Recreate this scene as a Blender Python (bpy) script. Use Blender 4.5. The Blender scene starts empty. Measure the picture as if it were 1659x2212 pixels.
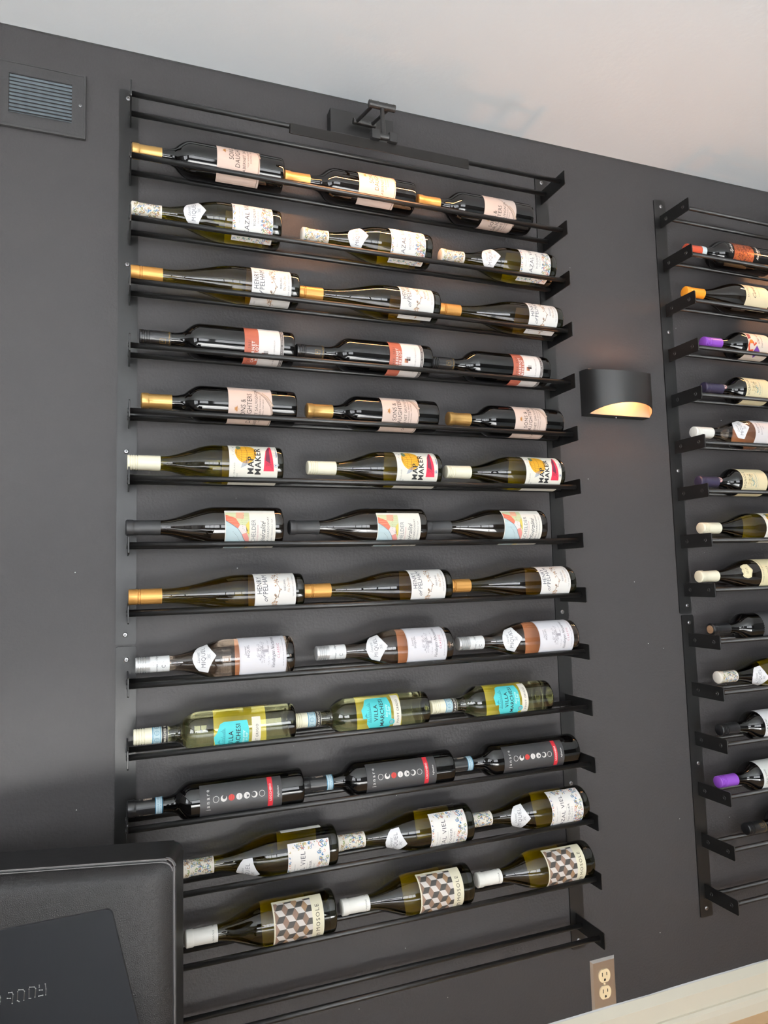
import bpy, bmesh, math, random
from mathutils import Vector, Matrix
D = bpy.data
SC = bpy.context.scene
COL = SC.collection
PI = math.pi
random.seed(7)

# ------------------------------------------------------------------ camera
CAM = Vector((-0.0153, -1.5314, -0.9981))
F_PX = 1507.3
yaw, pitch, roll = 0.3618, 0.08865, -0.02694
Fw = Vector((math.sin(yaw)*math.cos(pitch), math.cos(yaw)*math.cos(pitch), math.sin(pitch)))
Rt = Vector((math.cos(yaw), -math.sin(yaw), 0))
Up = Rt.cross(Fw)
R2 = Rt*math.cos(roll) + Up*math.sin(roll)
U2 = Up*math.cos(roll) - Rt*math.sin(roll)
cd = D.cameras.new('camera')
cam = D.objects.new('camera', cd); COL.objects.link(cam)
cam.matrix_world = Matrix(((R2.x, U2.x, -Fw.x, CAM.x), (R2.y, U2.y, -Fw.y, CAM.y), (R2.z, U2.z, -Fw.z, CAM.z), (0, 0, 0, 1)))
cd.sensor_fit = 'HORIZONTAL'; cd.sensor_width = 36; cd.lens = F_PX/1659*36
cd.clip_start = 0.02; cd.clip_end = 60
SC.camera = cam

# ------------------------------------------------------------------ world / exposure
SC.view_settings.view_transform = 'Standard'
SC.view_settings.look = 'None'
SC.view_settings.exposure = 0.0
SC.view_settings.gamma = 1.0
SC.view_settings.use_curve_mapping = False
SC.cycles.use_denoising = True
SC.cycles.max_bounces = 12
SC.cycles.transmission_bounces = 10
SC.cycles.diffuse_bounces = 5
SC.cycles.caustics_refractive = True
SC.cycles.caustics_reflective = True
SC.cycles.sample_clamp_indirect = 6
w = D.worlds.new('daylight'); SC.world = w; w.use_nodes = True
bg = w.node_tree.nodes['Background']
bg.inputs[0].default_value = (0.93, 0.965, 1.0, 1); bg.inputs[1].default_value = 10.8

ZC, ZF = 0.168, -2.185           # ceiling, floor
XL, XR, YB = -2.6, 4.6, -5.2     # room extents
# openings in the walls behind the camera (x0,x1,z0,z1 on the back wall; y0,y1,z0,z1 on the left wall)
WIN_BACK = (-2.1, 1.7, -1.40, 0.05)
WIN_LEFT = (-3.9, -1.9, -1.45, -0.05)
sl = D.lights.new('sun', 'SUN'); sl.energy = 115; sl.angle = .02; sl.color = (1, .965, .92)
so = D.objects.new('sun', sl); COL.objects.link(so)
so.rotation_euler = Vector((.02, 1, -.68)).to_track_quat('-Z', 'Y').to_euler()
WARM = (1.0, 0.62, 0.36)
def portal(name, loc, rot, sx, sy):
    l = D.lights.new(name, 'AREA'); l.shape = 'RECTANGLE'; l.size = sx; l.size_y = sy
    l.cycles.is_portal = True
    o = D.objects.new(name, l); COL.objects.link(o); o.location = loc; o.rotation_euler = rot
x0, x1, z0, z1 = WIN_BACK
portal('window_daylight', ((x0+x1)/2, YB-0.02, (z0+z1)/2), (PI/2, 0, 0), x1-x0, z1-z0)
y0, y1, z0, z1 = WIN_LEFT
portal('window_daylight', (XL-0.02, (y0+y1)/2, (z0+z1)/2), (0, -PI/2, 0), z1-z0, y1-y0)

# ------------------------------------------------------------------ materials
MATS = {}
def mat(name, col=(.5, .5, .5), rough=.5, metal=0, spec=.5, trans=0, ior=1.5, coat=0, emit=None, estr=0, bump=None, mottle=None, coatr=.03):
    if name in MATS: return MATS[name]
    m = D.materials.new(name); m.use_nodes = True; nt = m.node_tree; b = nt.nodes['Principled BSDF']
    b.inputs['Base Color'].default_value = (*col, 1); b.inputs['Roughness'].default_value = rough
    b.inputs['Metallic'].default_value = metal; b.inputs['Specular IOR Level'].default_value = spec
    b.inputs['Transmission Weight'].default_value = trans; b.inputs['IOR'].default_value = ior
    b.inputs['Coat Weight'].default_value = coat; b.inputs['Coat Roughness'].default_value = coatr
    if emit: b.inputs['Emission Color'].default_value = (*emit, 1); b.inputs['Emission Strength'].default_value = estr
    tc = nt.nodes.new('ShaderNodeTexCoord')
    if bump:
        kind, scale, strength, dist = bump
        if kind == 'noise':
            t = nt.nodes.new('ShaderNodeTexNoise'); t.inputs['Scale'].default_value = scale; t.inputs['Detail'].default_value = 4; out = t.outputs['Fac']
        else:
            t = nt.nodes.new('ShaderNodeTexVoronoi'); t.inputs['Scale'].default_value = scale; t.feature = 'DISTANCE_TO_EDGE'; out = t.outputs['Distance']
        nt.links.new(tc.outputs['Object'], t.inputs['Vector'])
        bn = nt.nodes.new('ShaderNodeBump'); bn.inputs['Strength'].default_value = strength; bn.inputs['Distance'].default_value = dist
        nt.links.new(out, bn.inputs['Height']); nt.links.new(bn.outputs[0], b.inputs['Normal'])
    if mottle:
        scale, c2 = mottle
        t = nt.nodes.new('ShaderNodeTexNoise'); t.inputs['Scale'].default_value = scale; t.inputs['Detail'].default_value = 5
        nt.links.new(tc.outputs['Object'], t.inputs['Vector'])
        mx = nt.nodes.new('ShaderNodeMix'); mx.data_type = 'RGBA'
        mx.inputs[6].default_value = (*col, 1); mx.inputs[7].default_value = (*c2, 1)
        nt.links.new(t.outputs['Fac'], mx.inputs[0]); nt.links.new(mx.outputs[2], b.inputs['Base Color'])
    MATS[name] = m; return m
def srgb(h):
    h = h.lstrip('#'); o = []
    for i in (0, 2, 4):
        c = int(h[i:i+2], 16)/255; o.append(c/12.92 if c <= .04045 else ((c+.055)/1.055)**2.4)
    return tuple(o)
def ink(h, rough=.6): return mat('ink_'+h, tuple(c*.80 for c in srgb(h)), rough, spec=.3)

M_wall = mat('charcoal_wall_paint', (.0315, .0295, .0303), .50, spec=.25, bump=("noise", 170, .2, .004), mottle=(2.5, (.0355, .0332, .0340)))
M_ceil = mat('pale_ceiling_paint', (.87, .90, .92), .8, bump=('noise', 90, .12, .003))
M_room = mat('light_room_paint', (.20, .195, .19), .7)
M_base = mat('cream_trim_paint', (.62, .58, .47), .45, bump=('noise', 30, .1, .003))
M_caulk = mat('white_caulk', (.55, .55, .54), .5)
M_blk = mat('black_powder_coat', (.005, .0049, .005), .36, spec=.42, bump=('noise', 900, .12, .0006))
M_blk2 = mat('black_satin_metal', (.008, .0075, .0075), .42, spec=.5)
M_screw = mat('zinc_screw', (.35, .35, .36), .3, metal=1)
M_vent = mat('painted_vent', (.031, .0298, .0304), .48, spec=.3, bump=('noise', 200, .25, .002))
M_duct = mat('dusty_duct', (.22, .26, .29), .7, mottle=(40, (.10, .12, .14)))
M_leather = mat('black_leather', (.0085, .008, .0083), .47, spec=.26, bump=('vor', 400, .36, .0016))
M_vinyl = mat('black_vinyl', (.007, .0072, .008), .38, spec=.5, bump=('noise', 60, .1, .002))
M_stitch = mat('grey_piping', (.075, .07, .07), .5)
M_menu = mat('charcoal_menu_cover', (.0075, .008, .0092), .62, spec=.22, mottle=(14, (.012, .0125, .014)))
M_emboss = mat('emboss_highlight', (.36, .355, .34), .3, metal=1)  # silver colour stands in for highlights on the embossing
M_steel = mat('brushed_steel_plate', (.58, .55, .52), .36, metal=1, bump=('noise', 50, .05, .001))
M_ivory = mat('ivory_plastic', (.78, .62, .38), .35)
M_dark = mat('dark_slot', (.02, .015, .01), .6)
M_oak = mat('oak_plank', (.62, .40, .21), .38, mottle=(9, (.48, .29, .14)), coat=.2)
M_red = mat('red_wine_glass', (.0014, .0013, .0013), .03, spec=.42)
def glass(name, col, ior=1.2): return mat(name, col, 0.0, spec=.5, trans=1, ior=ior, coat=1, coatr=.01)
M_greenbase = mat('dark_green_base_glass', (.0035, .0035, .0012), .03, spec=.55)
M_green = glass('green_glass', (.35, .285, .012))
M_amber = glass('olive_brown_glass', (.30, .20, .015))
M_rose = glass('rose_wine_glass', (.985, .77, .60), 1.42)
M_pale = glass('pale_straw_glass', (.985, .975, .52), 1.42)
M_led = mat('warm_led', (1, .8, .6), .5, emit=(1, .45, .18), estr=250)
M_bulb = mat('warm_bulb', (1, .8, .6), .5, emit=(1, .42, .17), estr=330)
M_shadein = mat('sconce_inner_bronze', (.34, .27, .20), .5)

# ------------------------------------------------------------------ mesh helpers
def link(name, bm, mats, parent=None, smooth=False, ang=None):
    me = D.meshes.new(name); bm.normal_update(); bm.to_mesh(me); bm.free()
    if not isinstance(mats, (list, tuple)): mats = [mats]
    for m in mats: me.materials.append(m)
    if smooth:
        for p in me.polygons: p.use_smooth = True
        if ang: me.set_sharp_from_angle(angle=math.radians(ang))
    o = D.objects.new(name, me); COL.objects.link(o)
    if parent: o.parent = parent
    return o
def empty(name, loc, label, cat, group=None, rz=0):
    o = D.objects.new(name, None); COL.objects.link(o); o.location = loc; o.rotation_euler = (0, 0, rz)
    o.empty_display_size = .02
    o['label'] = label; o['category'] = cat
    if group: o['group'] = group
    return o
def struct(o): o['kind'] = 'structure'; return o
def box(bm, x0, x1, y0, y1, z0, z1, mi=0):
    v = [bm.verts.new(p) for p in ((x0,y0,z0),(x1,y0,z0),(x1,y1,z0),(x0,y1,z0),(x0,y0,z1),(x1,y0,z1),(x1,y1,z1),(x0,y1,z1))]
    for f in ((0,3,2,1),(4,5,6,7),(0,1,5,4),(1,2,6,5),(2,3,7,6),(3,0,4,7)):
        bm.faces.new([v[i] for i in f]).material_index = mi
def bevbox(bm, x0, x1, y0, y1, z0, z1, b=.002, seg=2):
    t = bmesh.new(); box(t, x0, x1, y0, y1, z0, z1)
    bmesh.ops.bevel(t, geom=t.edges[:], offset=b, segments=seg, affect='EDGES', profile=.6)
    me = D.meshes.new('tmp'); t.to_mesh(me); t.free(); bm.from_mesh(me); D.meshes.remove(me)
def prism(bm, pts, axis, a, b, mi=0):
    """extrude 2d polygon along axis from a to b; pts in the other two axes (cyclic order)"""
    def P(p, t):
        return {'x': (t, p[0], p[1]), 'y': (p[0], t, p[1]), 'z': (p[0], p[1], t)}[axis]
    A = [bm.verts.new(P(p, a)) for p in pts]; B = [bm.verts.new(P(p, b)) for p in pts]
    n = len(pts)
    fs = [bm.faces.new(A[::-1]), bm.faces.new(B)]
    for i in range(n): fs.append(bm.faces.new((A[i], A[(i+1) % n], B[(i+1) % n], B[i])))
    for f in fs: f.material_index = mi
    return fs
def roundrect(x0, x1, z0, z1, r, n=4, corners=(1, 1, 1, 1)):
    out = []
    for k, (cx, cz, a0) in enumerate(((x1-r, z1-r, 0), (x0+r, z1-r, 90), (x0+r, z0+r, 180), (x1-r, z0+r, 270))):
        if corners[k]:
            for i in range(n+1):
                a = math.radians(a0+90*i/n); out.append((cx+r*math.cos(a), cz+r*math.sin(a)))
        else:
            out.append(((x1, z1), (x0, z1), (x0, z0), (x1, z0))[k])
    return out
def tube(bm, a, b, r, n=16, mi=0, r2=None, cap=True):
    a = Vector(a); b = Vector(b); d = (b-a).normalized()
    u = d.orthogonal().normalized(); v = d.cross(u); r2 = r if r2 is None else r2
    A = [bm.verts.new(a+(u*math.cos(t)+v*math.sin(t))*r) for t in (2*PI*i/n for i in range(n))]
    B = [bm.verts.new(b+(u*math.cos(t)+v*math.sin(t))*r2) for t in (2*PI*i/n for i in range(n))]
    for i in range(n): bm.faces.new((A[i], A[(i+1) % n], B[(i+1) % n], B[i])).material_index = mi
    if cap: bm.faces.new(A[::-1]).material_index = mi; bm.faces.new(B).material_index = mi
def path(bm, pts, r, n=6):
    for a, b in zip(pts, pts[1:]): tube(bm, a, b, r, n)
def lathe(bm, prof, n=40, mi=0, capa=True, capb=True):
    """profile of (x, r) spun about the x axis"""
    rings = []
    for x, r in prof:
        if r < 1e-6: rings.append([bm.verts.new((x, 0, 0))])
        else: rings.append([bm.verts.new((x, -r*math.cos(2*PI*i/n), r*math.sin(2*PI*i/n))) for i in range(n)])
    for A, B in zip(rings, rings[1:]):
        for i in range(n):
            j = (i+1) % n
            if len(A) == 1 and len(B) == 1: continue
            if len(A) == 1: f = (A[0], B[j], B[i])
            elif len(B) == 1: f = (A[i], A[j], B[0])
            else: f = (A[i], A[j], B[j], B[i])
            bm.faces.new(f).material_index = mi
    if capa and len(rings[0]) > 1: bm.faces.new(rings[0][::-1]).material_index = mi
    if capb and len(rings[-1]) > 1: bm.faces.new(rings[-1]).material_index = mi
    bmesh.ops.recalc_face_normals(bm, faces=bm.faces[:])

# ------------------------------------------------------------------ room shell
bm = bmesh.new(); box(bm, XL, XR, 0, .12, ZF-.05, ZC+.02); struct(link('wall_front', bm, M_wall))
bm = bmesh.new(); box(bm, XL-.12, XR+.12, YB-.12, .12, ZC, ZC+.1)
def ceil_z(x): return .1602+.0042*x
for v in bm.verts: v.co.z += ceil_z(v.co.x)-ZC
struct(link('ceiling', bm, M_ceil))
bm = bmesh.new(); box(bm, XL-.12, XR+.12, -1.7, .12, ZF-.1, ZF-.012); FLOOR = struct(link('floor', bm, mat('subfloor_oak', (.52, .33, .17), .4, mottle=(6, (.42, .26, .13)))))
bm = bmesh.new(); box(bm, XL-.12, XR+.12, YB-.12, -1.7, ZF-.1, ZF-.006); struct(link('floor', bm, mat('pale_bounce_floor', (.74, .77, .79), .6)))  # unseen pale floor zone, added to bounce neutral light up to the ceiling
def holed(name, axis, pos, thick, a0, a1, z0, z1, hole, m):
    h0, h1, hz0, hz1 = hole; bm = bmesh.new()
    for (p, q, r, s) in ((a0, h0, z0, z1), (h1, a1, z0, z1), (h0, h1, z0, hz0), (h0, h1, hz1, z1)):
        if axis == 'y': box(bm, p, q, pos-thick, pos, r, s)
        else: box(bm, pos-thick, pos, p, q, r, s)
    return struct(link(name, bm, m))
holed('wall_back', 'y', YB, .12, XL-.12, XR+.12, ZF, ZC, WIN_BACK, M_room)
holed('wall_left', 'x', XL, .12, YB, 0, ZF, ZC, WIN_LEFT, M_room)
bm = bmesh.new(); box(bm, XR, XR+.12, YB, 0, ZF, ZC); struct(link('wall_right', bm, M_room))
M_frame = mat('dark_window_frame', (.03, .03, .032), .4)
bm = bmesh.new(); x0, x1, z0, z1 = WIN_BACK
for i in range(5):
    x = x0+(x1-x0)*i/4; box(bm, x-.03, x+.03, YB-.08, YB-.04, z0, z1)
for z in (z0+.03, z1-.35, z1-.03): box(bm, x0, x1, YB-.08, YB-.04, z-.025, z+.025)
struct(link('window_1', bm, M_frame))
bm = bmesh.new(); y0, y1, z0, z1 = WIN_LEFT
for i in range(4):
    y = y0+(y1-y0)*i/3; box(bm, XL-.08, XL-.04, y-.03, y+.03, z0, z1)
for z in (z0+.03, z1-.35, z1-.03): box(bm, XL-.08, XL-.04, y0, y1, z-.025, z+.025)
struct(link('window_2', bm, M_frame))
# skirting board with ledge, face and shoe moulding
bm = bmesh.new()
prism(bm, [(0, ZF-.01), (0, -2.083), (-.004, -2.083), (-.02, -2.0995), (-.02, -2.105), (-.0205, -2.1395), (-.0205, ZF-.01)], 'x', XL, XR)
bb = struct(link('baseboard_front', bm, M_base))
bm = bmesh.new()
prism(bm, [(-.0205, ZF-.01), (-.0205, -2.1395), (-.026, -2.140), (-.032, -2.146), (-.035, -2.158), (-.035, ZF-.01)], 'x', XL, XR)
struct(link('trim_1', bm, M_base, None))
bm = bmesh.new()
rr = random.Random(3); x = XL; pts = []
while x < XR: pts.append((x, -2.0815+rr.uniform(-.0007, .0012))); x += .07
for (a, za), (b, zb) in zip(pts, pts[1:]):
    v = [bm.verts.new(p) for p in ((a, -.0005, za), (b, -.0005, zb), (b, -.0045, -2.084), (a, -.0045, -2.084))]; bm.faces.new(v)
link('caulk_line', bm, M_caulk, bb)
# uneven paint edge under the ceiling
bm = bmesh.new(); x = XL; pts = []
while x < XR: pts.append((x, ceil_z(x)-.002+rr.uniform(-.0022, .0015))); x += .06
for (a, za), (b, zb) in zip(pts, pts[1:]):
    v = [bm.verts.new(p) for p in ((a, -.0012, ceil_z(a)+.001), (a, -.0012, za), (b, -.0012, zb), (b, -.0012, ceil_z(b)+.001))]; bm.faces.new(v)
struct(link('trim_2', bm, mat('dark_caulk_bead', (.02, .02, .02), .5)))
# floor planks (near the wall where they can be told apart)
pb = bmesh.new(); bevbox(pb, 0, .398, 0, .0555, -.012, 0, .0008, 1); pm = D.meshes.new('plank'); pb.to_mesh(pm); pb.free()
oaks = [mat('oak_a', (.66, .44, .25), .35, mottle=(14, (.52, .32, .16)), coat=.2), mat('oak_b', (.58, .37, .19), .35, mottle=(11, (.46, .28, .14)), coat=.2), mat('oak_c', (.72, .50, .30), .35, mottle=(16, (.58, .38, .2)), coat=.2)]
pms = []
for m in oaks:
    q = pm.copy(); q.materials.append(m); pms.append(q)
for j in range(8):
    off = rr.uniform(-.4, 0)
    for i in range(6):
        o = D.objects.new('plank', rr.choice(pms)); COL.objects.link(o); o.parent = FLOOR
        o.location = (1.0+off+i*.4, -.0355-.057*(j+1)+.0007+.02, ZF)

# small paint flecks and dents on the wall
bm = bmesh.new()
for i in range(60):
    x = rr.uniform(-.4, 2.2); z = rr.uniform(-2.0, .12); s = rr.uniform(.0005, .0012)
    bmesh.ops.create_uvsphere(bm, u_segments=6, v_segments=4, radius=s, matrix=Matrix.Translation((x, -.0003, z)))
o = link('paint_fleck', bm, mat('pale_fleck', (.5, .5, .48), .6), D.objects['wall_front']); o['kind'] = 'stuff'

# ------------------------------------------------------------------ wall vent
VZ = .0068
v = empty('air_vent', (-.245, 0, VZ), 'black painted air return grille with two louvred openings high on the wall at left', 'vent')
# frame with two openings
fx0, fx1, fz0, fz1 = -.398, -.092, -.0630, .0765
A0, A1, B0, B1, s0, s1 = -.372, -.254, -.2362, -.118, -.034, .051
bm = bmesh.new()
for (a, b, c, d) in ((fx0, A0, fz0, fz1), (A1, B0, fz0, fz1), (B1, fx1, fz0, fz1), (A0, A1, fz0, s0), (A0, A1, s1, fz1), (B0, B1, fz0, s0), (B0, B1, s1, fz1)):
    box(bm, a, b, -.006, -.0005, c, d)
bmesh.ops.remove_doubles(bm, verts=bm.verts, dist=1e-5)
bmesh.ops.translate(bm, verts=bm.verts, vec=(.245, 0, -VZ)); link('frame', bm, M_vent, v)
bm = bmesh.new()
bevbox(bm, fx0-.001, fx1+.001, -.0085, -.0005, fz0-.003, fz0+.003, .0012); bevbox(bm, fx1-.003, fx1+.0015, -.0085, -.0005, fz0, fz1, .0012)
bevbox(bm, fx0, fx1, -.0075, -.0005, fz1-.003, fz1, .001)
bmesh.ops.translate(bm, verts=bm.verts, vec=(.245, 0, -VZ)); link('rolled_edge', bm, M_vent, v)
bm = bmesh.new(); box(bm, A0-.004, B1+.004, -.0022, -.0004, s0-.004, s1+.004); bmesh.ops.translate(bm, verts=bm.verts, vec=(.245, 0, -VZ)); link('duct_back', bm, M_duct, v)
bm = bmesh.new()
L = A1-A0
prism(bm, [(-.0025, .0042), (-.0095, -.0018), (-.0105, -.0030), (-.0095, -.0034), (-.0085, -.0024), (-.0025, .0030)], 'x', 0, L)
sm = D.meshes.new('slat'); bm.to_mesh(sm); bm.free(); sm.materials.append(M_vent)
for xs in (A0, B0):
    for i in range(11):
        o = D.objects.new('slat', sm); COL.objects.link(o); o.parent = v
        o.location = (xs+.245, 0, s0+.003+(s1-s0-.004)*i/10-VZ)
        o.rotation_euler = (0, rr.uniform(-.006, .006), 0)
def screw_mesh():
    bm = bmesh.new()
    lathe(bm, [(0, .0052), (.0012, .0050), (.0024, .0036), (.0028, 0)], 14)
    for a in (0, PI/2):
        t = bmesh.new(); box(t, .0024, .0031, -.003, .003, -.0006, .0006)
        bmesh.ops.rotate(t, verts=t.verts, matrix=Matrix.Rotation(a+.5, 3, 'X')); me = D.meshes.new('t'); t.to_mesh(me); t.free()
        n0 = len(bm.faces); bm.from_mesh(me); D.meshes.remove(me); bm.faces.ensure_lookup_table()
        for f in bm.faces[n0:]: f.material_index = 1
    bmesh.ops.rotate(bm, verts=bm.verts, matrix=Matrix.Rotation(-PI/2, 3, 'Z'))
    me = D.meshes.new('screw'); bm.to_mesh(me); bm.free(); me.materials.append(M_screw); me.materials.append(M_dark); return me
SCREW = screw_mesh()
def screw(x, y, z, parent, base=(0, 0, 0), s=1):
    o = D.objects.new('screw', SCREW); COL.objects.link(o); o.parent = parent
    o.location = (x-base[0], y-base[1], z-base[2]); o.rotation_euler = (0, rr.uniform(0, 3), 0); o.scale = (s, s, s)
screw(-.1014, -.006, .0084, v, (-.245, 0, VZ), .7)

# ------------------------------------------------------------------ wine racks
S = .1327; GAP = .1367
YF, YR = -.0909, -.0258; RR = .0057
YAX = (YF+YR)/2
W = 1.0389
def rowz(i): return -(i*S if i < 9 else 8*S+GAP+(i-9)*S)
def plate_mesh():
    bm = bmesh.new()
    pts = roundrect(-.1125, -.0035, -.0185, .0185, .004, 4, (0, 1, 1, 0))
    prism(bm, pts, 'x', 0, .003)
    bmesh.ops.bevel(bm, geom=[e for e in bm.edges if abs(e.verts[0].co.x-e.verts[1].co.x) < 1e-6], offset=.0005, segments=1, affect='EDGES')
    bmesh.ops.recalc_face_normals(bm, faces=bm.faces[:])
    me = D.meshes.new('bracket'); bm.to_mesh(me); bm.free(); me.materials.append(M_blk); return me
PLATE = plate_mesh()
bm = bmesh.new(); tube(bm, (0, 0, 0), (W, 0, 0), RR, 20); ROD = D.meshes.new('rod'); bm.to_mesh(ROD); bm.free(); ROD.materials.append(M_blk)
for p in ROD.polygons: p.use_smooth = len(p.vertices) == 4
bm = bmesh.new(); lathe(bm, [(0, .0052), (.0014, .0048), (.0018, .0024), (.0010, .0018), (.0010, 0)], 14)
RIV = D.meshes.new('rivet'); bm.to_mesh(RIV); bm.free(); RIV.materials.append(M_blk2)
def rack(xo, zo, rows, label, zt, zb, screws):
    t = empty('wine_rack', (xo, 0, zo+zb), label, 'wine rack', None)
    base = (xo, 0, zo+zb)
    bm = bmesh.new()
    uo = .003 if xo > 1 else 0
    prism(bm, roundrect(-.0245+uo, .0148+uo*1.6, 0, zt-zb, .004), 'y', -.003, 0)
    bmesh.ops.recalc_face_normals(bm, faces=bm.faces[:])
    a = link('upright', bm, M_blk, t)
    b = a.copy(); COL.objects.link(b); b.parent = t; b.location.x = W+.0095
    for i in rows:
        z = rowz(i)-zb
        for xx, sgn in ((-.003, -1), (W, 1)):
            p = D.objects.new('bracket', PLATE); COL.objects.link(p); p.parent = t; p.location = (xx, 0, z)
            for y in (YF, YR):
                r = D.objects.new('rivet', RIV); COL.objects.link(r); r.parent = p
                r.location = (.003 if sgn > 0 else 0, y, 0); r.rotation_euler = (0, 0, 0 if sgn > 0 else PI)
        for y in (YF, YR):
            r = D.objects.new('rod', ROD); COL.objects.link(r); r.parent = t; r.location = (0, y, z)
    for x, z in screws: screw(x, -.003, z, t, (0, 0, zb))
    return t
U = range(0, 9); Lr = range(9, 15)
zt1, zb1, zt2, zb2 = .0670, -1.1270, -1.1310, -1.928
rack(0, 0, U, 'upper section of the black metal wine rack at left, below the picture light', zt1, zb1, [(-.006, .048), (-.006, -.327), (-.006, -.73), (-.006, -1.107), (W+.005, .045), (W+.005, -1.107), (W+.005, -.73)])
rack(.0006, 0, Lr, 'lower section of the black metal wine rack at left, beside the black leather seat', zt2, zb2, [(-.004, -1.157), (-.004, -1.533), (W+.005, -1.155), (W+.005, -1.533), (W+.005, -1.908)])
X2 = 1.4443+.003
rack(X2, -.0021, U, 'upper section of the black metal wine rack at right, beyond the wall sconce', zt1, zb1, [(.003, .048), (.003, -.328), (.004, -.729), (.006, -1.105)])
rack(X2+.0054, -.0021, Lr, 'lower section of the black metal wine rack at right, above the cream skirting board', zt2, zb2, [(.003, -1.152), (.003, -1.530), (-.001, -1.906)])

# ------------------------------------------------------------------ label artwork
def text_mesh(s, size, bold=0, sx=1, shear=0, track=1):
    c = D.curves.new('txt', 'FONT'); c.body = s; c.size = size; c.offset = bold; c.shear = shear; c.resolution_u = 2
    c.align_x = 'CENTER'; c.space_character = track
    o = D.objects.new('txt', c); COL.objects.link(o)
    me = bpy.data.meshes.new_from_object(o.evaluated_get(bpy.context.evaluated_depsgraph_get()))
    vs = [(v.co.x*sx, v.co.y) for v in me.vertices]; fs = [tuple(p.vertices) for p in me.polygons]
    D.objects.remove(o); D.curves.remove(c); D.meshes.remove(me)
    return vs, fs
class Art:
    """flat artwork: s runs with the lettering, t points to the bottle's cap; origin = label centre; metres given in mm"""
    def __init__(self, w, h, base, outline=None):
        self.w, self.h = w, h; self.mats = []; self.v = []; self.f = []
        if outline: self.poly(outline, base, 0)
        else:
            r = 1.2
            self.poly([(x, y) for x, y in roundrect(-w/2, w/2, -h/2, h/2, r, 2)], base, 0)
    def mi(self, m):
        m = ink(m) if isinstance(m, str) else m
        if m not in self.mats: self.mats.append(m)
        return self.mats.index(m)
    def add(self, vs, fs, m, lay):
        n = len(self.v); self.v += [(x, y, lay) for x, y in vs]; k = self.mi(m)
        self.f += [(tuple(i+n for i in f), k) for f in fs]
    def poly(self, pts, m, lay=1): self.add(pts, [tuple(range(len(pts)))], m, lay)
    def rect(self, x0, x1, y0, y1, m, lay=1): self.poly([(x0, y0), (x1, y0), (x1, y1), (x0, y1)], m, lay)
    def disc(self, x, y, r, m, lay=1, n=16, ry=None):
        ry = ry or r; self.poly([(x+r*math.cos(2*PI*i/n), y+ry*math.sin(2*PI*i/n)) for i in range(n)], m, lay)
    def stroke(self, pts, wd, m, lay=2, taper=False):
        vs = []; n = len(pts)
        for i, p in enumerate(pts):
            a = pts[max(i-1, 0)]; b = pts[min(i+1, n-1)]; dx, dy = b[0]-a[0], b[1]-a[1]; l = math.hypot(dx, dy) or 1
            k = wd/2*(1-.8*i/(n-1) if taper else 1)
            vs += [(p[0]-dy/l*k, p[1]+dx/l*k), (p[0]+dy/l*k, p[1]-dx/l*k)]
        self.add(vs, [(2*i, 2*i+1, 2*i+3, 2*i+2) for i in range(n-1)], m, lay)
    def ring(self, x, y, r, wd, m, lay=2, n=18, a0=0, a1=2*PI):
        self.stroke([(x+r*math.cos(a0+(a1-a0)*i/n), y+r*math.sin(a0+(a1-a0)*i/n)) for i in range(n+1)], wd, m, lay)
    def text(self, s, x, y, size, m='2b2726', bold=0, sx=1, shear=0, track=1, lay=3):
        vs, fs = text_mesh(s, size, bold, sx, shear, track)
        self.add([(a+x, b+y-size*.35) for a, b in vs], fs, m, lay)
    def line(self, x0, y0, x1, y1, wd, m, lay=2): self.stroke([(x0, y0), (x1, y1)], wd, m, lay)
    def curl(self, x, y, r, a, m, rnd, wd=.7):
        d = rnd.choice((-1, 1)); pts = []
        for i in range(12):
            t = i/11; rad = r*(1-.75*t); ang = a+d*t*4.6
            pts.append((x+rad*math.cos(ang), y+rad*math.sin(ang)))
        self.stroke(pts, wd, m, 2)
    def mesh(self, name, prof, x_top, roll=0, eps=.0003, sub=3.0):
        """wrap onto the bottle: x_top = axial position of the label's cap-side edge"""
        bm = bmesh.new(); vv = [bm.verts.new(v) for v in self.v]
        for f, k in self.f:
            try: bm.faces.new([vv[i] for i in f]).material_index = k
            except ValueError: pass
        n = int(self.w/sub)+1
        for i in range(1, n):
            c = -self.w/2+self.w*i/n
            bmesh.ops.bisect_plane(bm, geom=bm.verts[:]+bm.edges[:]+bm.faces[:], plane_co=(c, 0, 0), plane_no=(1, 0, 0))
        if name == 'neck_label' or name == 'cap_print':
            n = int(self.h/4)+1
            for i in range(1, n):
                c = -self.h/2+self.h*i/n
                bmesh.ops.bisect_plane(bm, geom=bm.verts[:]+bm.edges[:]+bm.faces[:], plane_co=(0, c, 0), plane_no=(0, 1, 0))
        rmid = rad_at(prof, x_top+self.h/2000)
        for v in bm.verts:
            s, t, l = v.co; x = x_top+(self.h/2-t)/1000; r = rad_at(prof, x)+eps+l*.00011
            th = s/1000/rmid+roll
            v.co = (x, -r*math.cos(th), r*math.sin(th))
        bm.normal_update()
        for f in bm.faces:
            c = f.calc_center_median()
            if f.normal.y*c.y+f.normal.z*c.z < 0: f.normal_flip()
        me = D.meshes.new(name); bm.to_mesh(me); bm.free()
        for m in self.mats: me.materials.append(m)
        return me
def rad_at(prof, x):
    for (a, ra), (b, rb) in zip(prof, prof[1:]):
        if a <= x <= b: return ra+(rb-ra)*(x-a)/max(b-a, 1e-9)
    return prof[-1][1]

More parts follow.
